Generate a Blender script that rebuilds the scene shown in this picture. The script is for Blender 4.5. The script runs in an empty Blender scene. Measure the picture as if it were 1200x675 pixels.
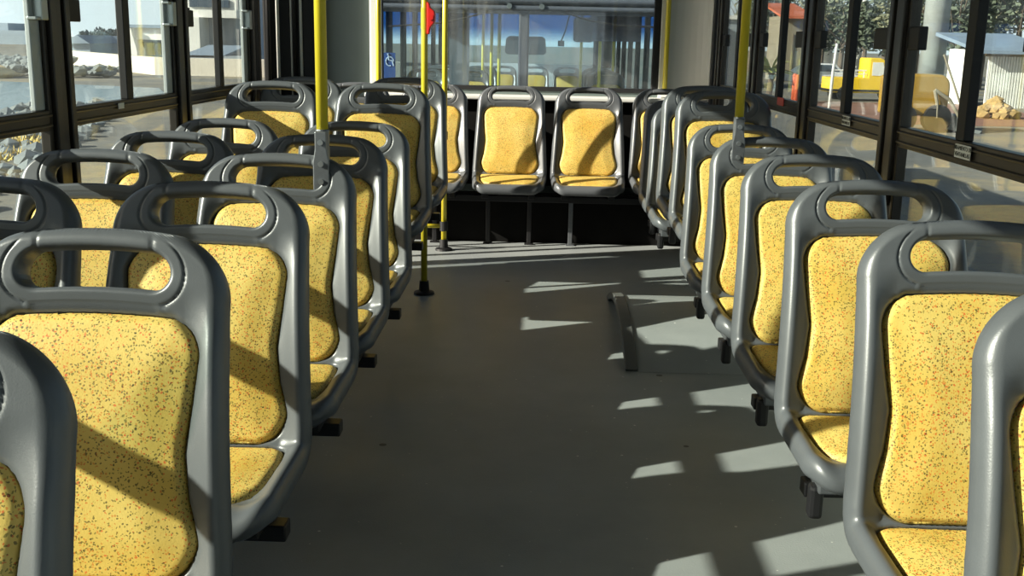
import bpy, bmesh, math, random
import numpy as np
from mathutils import Vector, Matrix

random.seed(7)
scene = bpy.context.scene
COL = scene.collection
R = math.radians

# ------------------------------------------------------------------ camera model (1200 x 675)
F, PT, YW, RL, H = 1250.84, R(12.986), R(1.319), R(1.186), 1.30
_c, _s = math.cos(YW), math.sin(YW)
right0, fwd0, up0 = Vector((_c, _s, 0)), Vector((-_s, _c, 0)), Vector((0, 0, 1))
_c, _s = math.cos(PT), math.sin(PT)
fwd = fwd0 * _c - up0 * _s
up1 = up0 * _c + fwd0 * _s
_c, _s = math.cos(RL), math.sin(RL)
CR = right0 * _c + up1 * _s
CU = -right0 * _s + up1 * _c
def atY(u, v, y):
    r = CR * ((u - 600) / F) - CU * ((v - 337.5) / F) + fwd
    return r * (y / r.y) + Vector((0, 0, H))
def pxX(u, y, v=60):
    return atY(u, v, y).x

cam_d = bpy.data.cameras.new('camera')
cam = bpy.data.objects.new('camera', cam_d)
COL.objects.link(cam)
m = Matrix((CR, CU, -fwd)).transposed().to_4x4()
m.translation = Vector((0, 0, H))
cam.matrix_world = m
cam_d.sensor_width = 36
cam_d.lens = F / 1200 * 36
cam_d.clip_start = .05
cam_d.clip_end = 2000
scene.camera = cam

# ------------------------------------------------------------------ materials
def newmat(name):
    mt = bpy.data.materials.new(name)
    mt.use_nodes = True
    nt = mt.node_tree
    for n in list(nt.nodes): nt.nodes.remove(n)
    out = nt.nodes.new('ShaderNodeOutputMaterial')
    return mt, nt, out
def N(nt, t, **k):
    n = nt.nodes.new(t)
    for a, b in k.items():
        if hasattr(n, a): setattr(n, a, b)
        else: n.inputs[a].default_value = b
    return n
def L(nt, a, b): nt.links.new(a, b)
def rgb(r, g, b):
    f = lambda c: c / 12.92 if c <= .04045 else ((c + .055) / 1.055) ** 2.4
    return (f(r / 255), f(g / 255), f(b / 255), 1)
def simple(name, col, rough=.5, metal=0., noise=0., nscale=20., bump=0., bscale=300., spec=.5):
    mt, nt, out = newmat(name)
    b = N(nt, 'ShaderNodeBsdfPrincipled')
    b.inputs['Roughness'].default_value = rough
    b.inputs['Metallic'].default_value = metal
    b.inputs['Specular IOR Level'].default_value = spec
    b.inputs['Base Color'].default_value = col
    tc = N(nt, 'ShaderNodeTexCoord')
    if noise:
        nz = N(nt, 'ShaderNodeTexNoise'); nz.inputs['Scale'].default_value = nscale; nz.inputs['Detail'].default_value = 5
        L(nt, tc.outputs['Object'], nz.inputs['Vector'])
        rp = N(nt, 'ShaderNodeMapRange')
        rp.inputs['From Min'].default_value = .3; rp.inputs['From Max'].default_value = .7
        rp.inputs['To Min'].default_value = 1 - noise; rp.inputs['To Max'].default_value = 1 + noise
        L(nt, nz.outputs['Fac'], rp.inputs['Value'])
        mx = N(nt, 'ShaderNodeVectorMath', operation='SCALE')
        mx.inputs[0].default_value = col[:3]
        L(nt, rp.outputs[0], mx.inputs['Scale'])
        L(nt, mx.outputs[0], b.inputs['Base Color'])
    if bump:
        nb = N(nt, 'ShaderNodeTexNoise'); nb.inputs['Scale'].default_value = bscale; nb.inputs['Detail'].default_value = 2
        L(nt, tc.outputs['Object'], nb.inputs['Vector'])
        bp = N(nt, 'ShaderNodeBump'); bp.inputs['Strength'].default_value = bump; bp.inputs['Distance'].default_value = .002
        L(nt, nb.outputs['Fac'], bp.inputs['Height']); L(nt, bp.outputs[0], b.inputs['Normal'])
    L(nt, b.outputs[0], out.inputs[0])
    return mt

M = {}
M['shell'] = simple('grey_plastic', rgb(86, 90, 93), .36, noise=.06, nscale=9, bump=.10, bscale=420, spec=.6)
M['black_steel'] = simple('black_steel', rgb(26, 26, 28), .45)
M['grey_steel'] = simple('grey_steel', rgb(120, 124, 128), .38, metal=.7, noise=.08, nscale=60)
M['yellow_paint'] = simple('yellow_pole_paint', rgb(208, 192, 50), .3, noise=.03, nscale=12)
M['frame_dark'] = simple('dark_bronze_aluminium', rgb(48, 44, 38), .35, metal=.25, noise=.1, nscale=15)
M['black_rubber'] = simple('black_rubber', rgb(14, 15, 17), .6)
M['alu'] = simple('aluminium_trim', rgb(170, 178, 178), .4, metal=.3)
M['wall_grey'] = simple('grey_wall_laminate', rgb(128, 134, 130), .5, noise=.03, nscale=5)
M['wall_dark'] = simple('dark_grey_laminate', rgb(106, 118, 115), .5, noise=.05, nscale=4)
M['wall_white'] = simple('white_laminate', rgb(214, 216, 210), .5)
M['black_panel'] = simple('black_panel', rgb(14, 14, 13), .8, noise=.25, nscale=12, spec=.15)
M['ceiling'] = simple('ceiling_white', rgb(110, 112, 110), .7)
M['red_plastic'] = simple('red_plastic', rgb(225, 40, 36), .35)
M['silver'] = simple('silver_metal', rgb(170, 178, 176), .3, metal=.8)
M['sticker'] = simple('white_sticker', rgb(225, 228, 222), .5)
M['ink'] = simple('dark_ink', rgb(50, 54, 50), .6)
M['red_sticker'] = simple('red_sticker', rgb(190, 62, 56), .5)
M['screw'] = simple('screw_metal', rgb(190, 194, 196), .3, metal=.9)
M['blue_sticker'] = simple('blue_sticker', rgb(28, 70, 132), .5)
M['pale_ink'] = simple('pale_ink', rgb(170, 195, 215), .5)

def cushion_mat():
    mt, nt, out = newmat('speckled_yellow_vinyl')
    b = N(nt, 'ShaderNodeBsdfPrincipled'); b.inputs['Roughness'].default_value = .5
    b.inputs['Specular IOR Level'].default_value = .35
    tc = N(nt, 'ShaderNodeTexCoord'); oi = N(nt, 'ShaderNodeObjectInfo')
    off = N(nt, 'ShaderNodeVectorMath', operation='SCALE'); off.inputs[0].default_value = (13, 7, 5)
    L(nt, oi.outputs['Random'], off.inputs['Scale'])
    add = N(nt, 'ShaderNodeVectorMath', operation='ADD')
    L(nt, tc.outputs['Object'], add.inputs[0]); L(nt, off.outputs[0], add.inputs[1])
    base = N(nt, 'ShaderNodeTexNoise'); base.inputs['Scale'].default_value = 7; base.inputs['Detail'].default_value = 4
    L(nt, add.outputs[0], base.inputs['Vector'])
    cr = N(nt, 'ShaderNodeValToRGB')
    cr.color_ramp.elements[0].position = .3; cr.color_ramp.elements[0].color = rgb(204, 171, 76)
    cr.color_ramp.elements[1].position = .7; cr.color_ramp.elements[1].color = rgb(216, 192, 108)
    L(nt, base.outputs['Fac'], cr.inputs[0])
    cur = cr.outputs[0]
    dn = N(nt, 'ShaderNodeTexNoise'); dn.inputs['Scale'].default_value = 160; dn.inputs['Detail'].default_value = 1
    L(nt, tc.outputs['Object'], dn.inputs['Vector'])
    dsc = N(nt, 'ShaderNodeVectorMath', operation='SCALE'); dsc.inputs['Scale'].default_value = .006; L(nt, dn.outputs['Color'], dsc.inputs[0])
    add0 = add; add = N(nt, 'ShaderNodeVectorMath', operation='ADD'); L(nt, add0.outputs[0], add.inputs[0]); L(nt, dsc.outputs[0], add.inputs[1])
    def layer(scale, thr, rad, col, dens_scale, dens_lo, seed):
        nonlocal cur
        o = N(nt, 'ShaderNodeVectorMath', operation='ADD'); o.inputs[1].default_value = (seed, seed * 2, 0)
        L(nt, add.outputs[0], o.inputs[0])
        v = N(nt, 'ShaderNodeTexVoronoi'); v.inputs['Scale'].default_value = scale
        L(nt, o.outputs[0], v.inputs['Vector'])
        sep = N(nt, 'ShaderNodeSeparateColor'); L(nt, v.outputs['Color'], sep.inputs[0])
        d = N(nt, 'ShaderNodeTexNoise'); d.inputs['Scale'].default_value = dens_scale; d.inputs['Detail'].default_value = 2
        L(nt, o.outputs[0], d.inputs['Vector'])
        mr = N(nt, 'ShaderNodeMapRange'); mr.inputs['From Min'].default_value = .35; mr.inputs['From Max'].default_value = .68
        mr.inputs['To Min'].default_value = thr * dens_lo; mr.inputs['To Max'].default_value = thr * 1.7
        L(nt, d.outputs['Fac'], mr.inputs[0])
        lt = N(nt, 'ShaderNodeMath', operation='LESS_THAN'); L(nt, sep.outputs[0], lt.inputs[0]); L(nt, mr.outputs[0], lt.inputs[1])
        l2 = N(nt, 'ShaderNodeMath', operation='LESS_THAN'); L(nt, v.outputs['Distance'], l2.inputs[0]); l2.inputs[1].default_value = rad
        mu = N(nt, 'ShaderNodeMath', operation='MULTIPLY'); L(nt, lt.outputs[0], mu.inputs[0]); L(nt, l2.outputs[0], mu.inputs[1])
        m2 = N(nt, 'ShaderNodeMath', operation='MULTIPLY'); m2.inputs[1].default_value = .72; L(nt, mu.outputs[0], m2.inputs[0])
        mx = N(nt, 'ShaderNodeMix', data_type='RGBA'); mx.inputs[7].default_value = col
        L(nt, m2.outputs[0], mx.inputs[0]); L(nt, cur, mx.inputs[6]); cur = mx.outputs[2]
    layer(240, .26, .40, rgb(196, 112, 36), 6, .15, 3.1)
    layer(215, .17, .40, rgb(206, 76, 36), 4.5, .02, 9.7)
    layer(225, .28, .40, rgb(88, 88, 36), 9, .5, 1.3)
    layer(235, .17, .42, rgb(36, 36, 30), 9, .6, 5.9)
    L(nt, cur, b.inputs['Base Color'])
    nb = N(nt, 'ShaderNodeTexNoise'); nb.inputs['Scale'].default_value = 260
    L(nt, tc.outputs['Object'], nb.inputs['Vector'])
    bp = N(nt, 'ShaderNodeBump'); bp.inputs['Strength'].default_value = .2; bp.inputs['Distance'].default_value = .002
    L(nt, nb.outputs['Fac'], bp.inputs['Height']); L(nt, bp.outputs[0], b.inputs['Normal'])
    L(nt, b.outputs[0], out.inputs[0])
    return mt
M['cushion'] = cushion_mat()

def floor_mat():
    mt, nt, out = newmat('dark_grey_floor_vinyl')
    b = N(nt, 'ShaderNodeBsdfPrincipled'); b.inputs['Roughness'].default_value = .42
    b.inputs['Specular IOR Level'].default_value = .45
    tc = N(nt, 'ShaderNodeTexCoord')
    n1 = N(nt, 'ShaderNodeTexNoise'); n1.inputs['Scale'].default_value = 1.6; n1.inputs['Detail'].default_value = 8; n1.inputs['Roughness'].default_value = .65
    L(nt, tc.outputs['Object'], n1.inputs['Vector'])
    cr = N(nt, 'ShaderNodeValToRGB')
    cr.color_ramp.elements[0].position = .3; cr.color_ramp.elements[0].color = rgb(140, 146, 146)
    cr.color_ramp.elements[1].position = .72; cr.color_ramp.elements[1].color = rgb(164, 169, 167)
    L(nt, n1.outputs['Fac'], cr.inputs[0]); cur = cr.outputs[0]
    # pale flecks of grit and a few dark spots
    def dots(scale, thr, rad, col, fac):
        nonlocal cur
        v = N(nt, 'ShaderNodeTexVoronoi'); v.inputs['Scale'].default_value = scale; L(nt, tc.outputs['Object'], v.inputs['Vector'])
        sep = N(nt, 'ShaderNodeSeparateColor'); L(nt, v.outputs['Color'], sep.inputs[0])
        a = N(nt, 'ShaderNodeMath', operation='LESS_THAN'); L(nt, sep.outputs[0], a.inputs[0]); a.inputs[1].default_value = thr
        c = N(nt, 'ShaderNodeMath', operation='LESS_THAN'); L(nt, v.outputs['Distance'], c.inputs[0]); c.inputs[1].default_value = rad
        mu = N(nt, 'ShaderNodeMath', operation='MULTIPLY'); L(nt, a.outputs[0], mu.inputs[0]); L(nt, c.outputs[0], mu.inputs[1])
        m2 = N(nt, 'ShaderNodeMath', operation='MULTIPLY'); m2.inputs[1].default_value = fac; L(nt, mu.outputs[0], m2.inputs[0])
        mx = N(nt, 'ShaderNodeMix', data_type='RGBA'); mx.inputs[7].default_value = col
        L(nt, m2.outputs[0], mx.inputs[0]); L(nt, cur, mx.inputs[6]); cur = mx.outputs[2]
    dots(38, .10, .10, rgb(225, 225, 214), .7)
    dots(14, .10, .06, rgb(235, 235, 228), .8)
    dots(6, .10, .09, rgb(40, 42, 46), .8)
    L(nt, cur, b.inputs['Base Color'])
    nb = N(nt, 'ShaderNodeTexNoise'); nb.inputs['Scale'].default_value = 180; L(nt, tc.outputs['Object'], nb.inputs['Vector'])
    bp = N(nt, 'ShaderNodeBump'); bp.inputs['Strength'].default_value = .3; bp.inputs['Distance'].default_value = .002
    L(nt, nb.outputs['Fac'], bp.inputs['Height']); L(nt, bp.outputs[0], b.inputs['Normal'])
    L(nt, b.outputs[0], out.inputs[0])
    return mt
M['floor'] = floor_mat()

def glass_mat(name, tint=(.93, .97, .96), dirt=.05, streak=(3, 3, 3), refl=1.0, band=None, dlo=.35, dhi=.75):
    mt, nt, out = newmat(name)
    geo = N(nt, 'ShaderNodeNewGeometry')
    dot = N(nt, 'ShaderNodeVectorMath', operation='DOT_PRODUCT')
    L(nt, geo.outputs['Normal'], dot.inputs[0]); L(nt, geo.outputs['Incoming'], dot.inputs[1])
    ab = N(nt, 'ShaderNodeMath', operation='ABSOLUTE'); L(nt, dot.outputs['Value'], ab.inputs[0])
    om = N(nt, 'ShaderNodeMath', operation='SUBTRACT'); om.inputs[0].default_value = 1; L(nt, ab.outputs[0], om.inputs[1])
    pw = N(nt, 'ShaderNodeMath', operation='POWER'); L(nt, om.outputs[0], pw.inputs[0]); pw.inputs[1].default_value = 5
    ma = N(nt, 'ShaderNodeMath', operation='MULTIPLY_ADD'); L(nt, pw.outputs[0], ma.inputs[0]); ma.inputs[1].default_value = .9 * refl; ma.inputs[2].default_value = .04 * refl
    tr = N(nt, 'ShaderNodeBsdfTransparent'); tr.inputs[0].default_value = (*tint, 1)
    tc = N(nt, 'ShaderNodeTexCoord')
    if band:   # tinted sun strip of the windscreen
        sx = N(nt, 'ShaderNodeSeparateXYZ'); L(nt, tc.outputs['Object'], sx.inputs[0])
        mr = N(nt, 'ShaderNodeMapRange'); mr.inputs['From Min'].default_value = band[0]; mr.inputs['From Max'].default_value = band[1]
        L(nt, sx.outputs['Z'], mr.inputs[0])
        mx = N(nt, 'ShaderNodeMix', data_type='RGBA'); mx.inputs[6].default_value = (*tint, 1); mx.inputs[7].default_value = (*band[2], 1)
        L(nt, mr.outputs[0], mx.inputs[0]); L(nt, mx.outputs[2], tr.inputs[0])
    gl = N(nt, 'ShaderNodeBsdfGlossy'); gl.inputs['Roughness'].default_value = .02
    ms = N(nt, 'ShaderNodeMixShader'); L(nt, ma.outputs[0], ms.inputs[0]); L(nt, tr.outputs[0], ms.inputs[1]); L(nt, gl.outputs[0], ms.inputs[2])
    cur = ms.outputs[0]
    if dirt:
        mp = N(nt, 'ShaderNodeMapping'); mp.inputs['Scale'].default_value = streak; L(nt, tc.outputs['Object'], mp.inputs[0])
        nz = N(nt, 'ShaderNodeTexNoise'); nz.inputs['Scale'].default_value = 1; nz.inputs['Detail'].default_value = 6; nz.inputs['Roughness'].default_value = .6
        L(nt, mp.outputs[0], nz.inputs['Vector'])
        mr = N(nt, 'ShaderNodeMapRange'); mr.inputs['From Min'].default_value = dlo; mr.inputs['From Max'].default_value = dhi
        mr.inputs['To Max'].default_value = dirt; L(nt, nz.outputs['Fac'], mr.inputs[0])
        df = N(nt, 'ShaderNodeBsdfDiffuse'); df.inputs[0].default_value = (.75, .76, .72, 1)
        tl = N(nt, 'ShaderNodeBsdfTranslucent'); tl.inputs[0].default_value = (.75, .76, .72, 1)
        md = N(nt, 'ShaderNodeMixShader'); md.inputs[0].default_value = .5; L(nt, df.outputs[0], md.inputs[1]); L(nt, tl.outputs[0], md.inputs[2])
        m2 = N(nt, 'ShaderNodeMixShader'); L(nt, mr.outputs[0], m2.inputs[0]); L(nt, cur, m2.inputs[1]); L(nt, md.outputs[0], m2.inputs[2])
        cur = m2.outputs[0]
    L(nt, cur, out.inputs[0])
    return mt
M['glass'] = glass_mat('side_window_glass', dirt=.05)
M['rear_glass'] = glass_mat('dusty_rear_glass', (.88, .93, .95), .16, (14, 3, 1.2))  # dust film; its vertical streaks are painted stand-ins for windscreen reflections
M['windscreen'] = glass_mat('windscreen_glass', (.80, .90, .92), .07, (9, 3, 1), 1.3, (1.30, 1.42, (.10, .28, .52)))
M['plain_glass'] = glass_mat('plain_glass', (.92, .95, .95), 0)

# ------------------------------------------------------------------ mesh helpers
def box(bm, x0, x1, y0, y1, z0, z1):
    vs = [bm.verts.new((x, y, z)) for x in (x0, x1) for y in (y0, y1) for z in (z0, z1)]
    for f in ((0, 1, 3, 2), (4, 6, 7, 5), (0, 4, 5, 1), (2, 3, 7, 6), (0, 2, 6, 4), (1, 5, 7, 3)):
        bm.faces.new([vs[i] for i in f])
    return vs
def tube(bm, pts, r, n=12, cap=True):
    pts = [Vector(p) for p in pts]
    rs = r if isinstance(r, (list, tuple)) else [r] * len(pts)
    rings = []
    d0 = (pts[1] - pts[0]).normalized()
    a = d0.orthogonal().normalized()
    for i, p in enumerate(pts):
        d = (pts[min(i + 1, len(pts) - 1)] - pts[max(i - 1, 0)]).normalized()
        a = (a - d * a.dot(d)).normalized(); b = d.cross(a)
        rings.append([bm.verts.new(p + a * (rs[i] * math.cos(2 * math.pi * k / n)) + b * (rs[i] * math.sin(2 * math.pi * k / n))) for k in range(n)])
    for q, w in zip(rings, rings[1:]):
        for k in range(n): bm.faces.new((q[k], q[(k + 1) % n], w[(k + 1) % n], w[k]))
    if cap:
        bm.faces.new(rings[0][::-1]); bm.faces.new(rings[-1])
def prism(bm, poly, axis, a, b):
    """extrude a closed 2-D polygon along an axis (0=x,1=y,2=z)"""
    def P(p, t):
        q = [p[0], p[1]]; q.insert(axis, t); return q
    lo = [bm.verts.new(P(p, a)) for p in poly]; hi = [bm.verts.new(P(p, b)) for p in poly]
    n = len(poly)
    bm.faces.new(lo[::-1]); bm.faces.new(hi)
    for i in range(n): bm.faces.new((lo[i], lo[(i + 1) % n], hi[(i + 1) % n], hi[i]))
def finish(name, bm, mat, parent=None, smooth=False, bevel=0., loc=None):
    bmesh.ops.recalc_face_normals(bm, faces=bm.faces)
    me = bpy.data.meshes.new(name); bm.to_mesh(me); bm.free()
    return link(name, me, mat, parent, smooth, bevel, loc)
def link(name, me, mat, parent=None, smooth=False, bevel=0., loc=None):
    o = bpy.data.objects.new(name, me); COL.objects.link(o)
    for mm in (mat if isinstance(mat, (list, tuple)) else [mat]): me.materials.append(M[mm] if isinstance(mm, str) else mm)
    if smooth:
        me.polygons.foreach_set('use_smooth', [True] * len(me.polygons))
    if bevel:
        md = o.modifiers.new('bevel', 'BEVEL'); md.width = bevel; md.segments = 2; md.limit_method = 'ANGLE'
    if parent: o.parent = parent
    if loc: o.location = loc
    return o
def obj(name, fn, mat, parent=None, smooth=False, bevel=0., loc=None):
    bm = bmesh.new(); fn(bm); return finish(name, bm, mat, parent, smooth, bevel, loc)
def thing(name, label, cat, loc=(0, 0, 0), group=None):
    o = bpy.data.objects.new(name, None); COL.objects.link(o); o.empty_display_size = .1
    o.location = loc; return tag(o, label, cat, group)
def tag(o, label, cat, group=None, kind=None):
    if label: o['label'] = label
    if cat: o['category'] = cat
    if group: o['group'] = group
    if kind: o['kind'] = kind
    return o
def struct(o, label=None):
    o['kind'] = 'structure'
    if label: o['label'] = label
    return o
def sempty(name, loc=(0, 0, 0)):
    o = bpy.data.objects.new(name, None); COL.objects.link(o); o.location = loc; o['kind'] = 'structure'; return o
def dup(root, loc, label, group=None):
    r = root.copy(); COL.objects.link(r); r.location = loc; r['label'] = label
    if group: r['group'] = group
    for ch in list(root.children):
        c = ch.copy(); COL.objects.link(c); c.parent = r
        for g in list(ch.children):
            d = g.copy(); COL.objects.link(d); d.parent = c
    return r

# ------------------------------------------------------------------ the seat
ZT = .977
LEAN = R(16)
def profile():
    """centre line (y,z) of the shell in side view, from the top of the back to the lip of the pan"""
    pts = []
    y, z = 0., ZT
    # back: nearly straight, bulging a little forward at the lumbar
    n = 113; ds = .575 / n
    for i in range(n + 1):
        t = i / n
        pts.append((y, z))
        a = LEAN + R(4) * math.sin(2 * math.pi * (t - .1))
        y -= ds * math.sin(a); z -= ds * math.cos(a)
    y, z = pts[-1]
    a0 = math.pi / 2 - R(14); rr = .052      # heading: angle below horizontal-forward
    steps = 20; total = a0 - R(8)
    for i in range(steps):
        a = a0 - total * (i + .5) / steps
        d = rr * total / steps
        y -= d * math.cos(a); z -= d * math.sin(a); pts.append((y, z))
    for i in range(43):
        y -= .005; z -= .005 * math.tan(R(8)); pts.append((y, z))
    a = R(8); tot = R(95); rr = .032
    for i in range(16):
        a2 = a + tot * (i + .5) / 16; d = rr * tot / 16
        y -= d * math.cos(a2); z -= d * math.sin(a2); pts.append((y, z))
    return np.array(pts)
PRO = profile()
PS = np.concatenate([[0], np.cumsum(np.hypot(*np.diff(PRO, axis=0).T))])
ST = PS[-1]
PT_ = np.gradient(PRO, PS, axis=0); PT_ /= np.linalg.norm(PT_, axis=1)[:, None]
PN = np.stack([PT_[:, 1], -PT_[:, 0]], 1)       # towards the sitter (forward / up)
def curve(s):
    s = np.asarray(s)
    sc = np.clip(s, 0, ST)
    c = np.stack([np.interp(sc, PS, PRO[:, i]) for i in (0, 1)], -1)
    n = np.stack([np.interp(sc, PS, PN[:, i]) for i in (0, 1)], -1)
    t = np.stack([np.interp(sc, PS, PT_[:, i]) for i in (0, 1)], -1)
    c = c + t * (s - sc)[..., None]
    n /= np.linalg.norm(n, axis=-1)[..., None]
    return c, n
def halfw(s):
    s = np.asarray(s, float)
    w = np.interp(s, [0, .12, .25, .45, .56, .66, ST - .1, ST], [.224, .224, .230, .240, .246, .244, .232, .226])
    k = np.clip(s / .10, 0, 1); w = w - .100 * (1 - np.sqrt(np.clip(1 - (1 - k) ** 2, 0, 1)))
    e = np.clip((ST - s) / .075, 0, 1); w = w - .075 * (1 - np.sqrt(np.clip(1 - (1 - e) ** 2, 0, 1)))
    return w
def arch(x, s):
    return .55 * x * x * np.clip(1 - s / .45, 0, 1)
q_ = lambda t: np.sqrt(np.clip(1 - (1 - np.clip(t, 0, 1)) ** 2, 0, 1))
HC, HL, HR = .069, .125, .031        # handle opening: centre s, half length, half height
def hole(x, s):
    dx = np.abs(x) - (HL - HR); return np.hypot(np.maximum(dx, 0), s - HC) - HR
def outline_dist(X, Sx, hw, s0, s1, n=500):
    ss = s0 + (s1 - s0) * (.5 - .5 * np.cos(np.linspace(0, np.pi, n)))
    w = hw(ss)
    bx = np.concatenate([w, -w, np.linspace(-w[0], w[0], 40), np.linspace(-w[-1], w[-1], 40)])
    bs = np.concatenate([ss, ss, np.full(40, s0), np.full(40, s1)])
    out = np.empty(X.size); xf, sf = X.ravel(), Sx.ravel()
    for i in range(0, xf.size, 2000):
        out[i:i + 2000] = np.sqrt(((xf[i:i + 2000, None] - bx) ** 2 + (sf[i:i + 2000, None] - bs) ** 2).min(1))
    return out.reshape(X.shape)
# cushions in (x, s)
BC0, BC1, SC0, SC1 = .144, .597, .608, ST - .058
def hw_back(s):
    t = (np.asarray(s) - BC0) / (BC1 - BC0)
    w = np.interp(t, [0, .12, .3, .5, .68, .84, 1], [.180, .183, .175, .163, .173, .195, .190])
    w = w + 0
    k = np.clip(t / .15, 0, 1); w = w - .06 * (1 - q_(k))
    e = np.clip((1 - t) / .22, 0, 1); w = w - .075 * (1 - q_(e))
    return w
def hw_seat(s):
    t = (np.asarray(s) - SC0) / (SC1 - SC0)
    w = np.interp(t, [0, .3, .7, 1], [.192, .196, .184, .165])
    k = np.clip(t / .12, 0, 1); w = w - .04 * (1 - q_(k))
    e = np.clip((1 - t) / .32, 0, 1); w = w - .09 * (1 - q_(e))
    return w
def signed_cushion(X, S_):
    """negative inside a cushion outline"""
    out = np.full(X.shape, 9.)
    for hw, a, b in ((hw_back, BC0, BC1), (hw_seat, SC0, SC1)):
        d = outline_dist(X, S_, hw, a, b, 260)
        ins = (S_ > a) & (S_ < b) & (np.abs(X) < hw(np.clip(S_, a, b)))
        out = np.minimum(out, np.where(ins, -d, d))
    return out
def smooth(a, b, x):
    t = np.clip((x - a) / (b - a), 0, 1); return t * t * (3 - 2 * t)
def recess_level(s):     # base height of the recess floor under the cushions
    return np.full(np.shape(s), .004)

def shell_mesh():
    t = np.linspace(-1, 1, 161); U = t * (1.32 - .32 * t * t)
    rows = np.concatenate([[0, .0012, .003, .0055, .009, .013, .017, .021, .0255, .030],
                           np.arange(.0325, .127, .0025), np.arange(.130, .55, .009), np.arange(.555, .588, .005), np.arange(.590, .618, .0018), np.arange(.621, .68, .006),
                           np.arange(.688, ST - .09, .011), np.linspace(ST - .085, ST - .012, 14), ST - np.array([.008, .005, .0025, .001, 0])])
    Sg = np.repeat(rows[:, None], len(U), 1); Xg = U[None, :] * halfw(rows)[:, None]
    hd = hole(Xg, Sg)
    # snap to the opening
    nr, nc = Xg.shape
    cx = (Xg[:-1, :-1] + Xg[1:, 1:] + Xg[1:, :-1] + Xg[:-1, 1:]) / 4; cs = (Sg[:-1, :-1] + Sg[1:, 1:] + Sg[1:, :-1] + Sg[:-1, 1:]) / 4
    keep = hole(cx, cs) > 0
    used = np.zeros((nr, nc), bool); allk = np.ones((nr, nc), bool)
    for di in (0, 1):
        for dj in (0, 1):
            used[di:nr - 1 + di, dj:nc - 1 + dj] |= keep
            allk[di:nr - 1 + di, dj:nc - 1 + dj] &= keep
    rim = used & ~allk & (Sg > .005) & (Sg < .14)
    for _ in range(3):
        e = 1e-5; h0 = hole(Xg, Sg); gx = (hole(Xg + e, Sg) - h0) / e; gs = (hole(Xg, Sg + e) - h0) / e
        Xg = np.where(rim, Xg - h0 * gx, Xg); Sg = np.where(rim, Sg - h0 * gs, Sg)
    hd = np.maximum(hole(Xg, Sg), 0); hd[rim] = 0
    d = outline_dist(Xg, Sg, halfw, 0, ST); edge = np.zeros((nr, nc), bool); edge[0] = edge[-1] = True; edge[:, 0] = edge[:, -1] = True
    d[edge] = 0
    qo, qh = q_(d / .042), q_(hd / .011)
    cd = signed_cushion(Xg, Sg)
    # front relief
    front = .036 + .006 * smooth(.10, .2, Sg)
    front -= .026 * smooth(.012, .072, d) * smooth(.08, .18, Sg)                    # gentle dish inside the bolsters
    front = np.where(cd < .02, front - .003 * smooth(.010, 0, cd), front)
    front -= .018 * smooth(.004, -.004, cd)                                       # recess under the cushions
    groove = .0042 * np.exp(-((hole(Xg, Sg) - .030) / .0019) ** 2) * smooth(HC - .058, HC - .040, Sg + .0 * Xg)
    seam = .003 * np.exp(-((np.abs(Xg) - .098) / .0028) ** 2) * (Sg < HC - .01)
    front = front - groove - seam
    bar = smooth(HC + .02, HC - .03, Sg)
    f = front * q_(d / (.030 - .010 * bar)) * qh
    bk = (.024 + .0 * d) * q_(d / .03) * q_(hd / .011)
    bk = bk - .010 * smooth(.04, .08, d) * smooth(.13, .2, Sg)
    S2 = Sg + arch(Xg, Sg)
    c, n = curve(S2)
    pf = np.stack([Xg, c[..., 0] + n[..., 0] * f, c[..., 1] + n[..., 1] * f], -1)
    pb = np.stack([Xg, c[..., 0] - n[..., 0] * bk, c[..., 1] - n[..., 1] * bk], -1)
    shared = edge | rim
    ids_f = -np.ones((nr, nc), int); ids_b = -np.ones((nr, nc), int); V = []
    for i in range(nr):
        for j in range(nc):
            if not used[i, j]: continue
            ids_f[i, j] = len(V); V.append(pf[i, j])
            if shared[i, j]: ids_b[i, j] = ids_f[i, j]
            else: ids_b[i, j] = len(V); V.append(pb[i, j])
    Fc = []
    for i in range(nr - 1):
        for j in range(nc - 1):
            if not keep[i, j]: continue
            for ids, rev in ((ids_f, 0), (ids_b, 1)):
                q = [ids[i, j], ids[i, j + 1], ids[i + 1, j + 1], ids[i + 1, j]]
                Fc.append(q[::-1] if rev else q)
    me = bpy.data.meshes.new('shell'); me.from_pydata([tuple(map(float, v)) for v in V], [], Fc)
    bm = bmesh.new(); bm.from_mesh(me)
    bmesh.ops.remove_doubles(bm, verts=bm.verts, dist=1e-6)
    bmesh.ops.dissolve_degenerate(bm, edges=bm.edges, dist=1e-6)
    bmesh.ops.recalc_face_normals(bm, faces=bm.faces); bm.to_mesh(me); bm.free()
    return me
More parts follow.
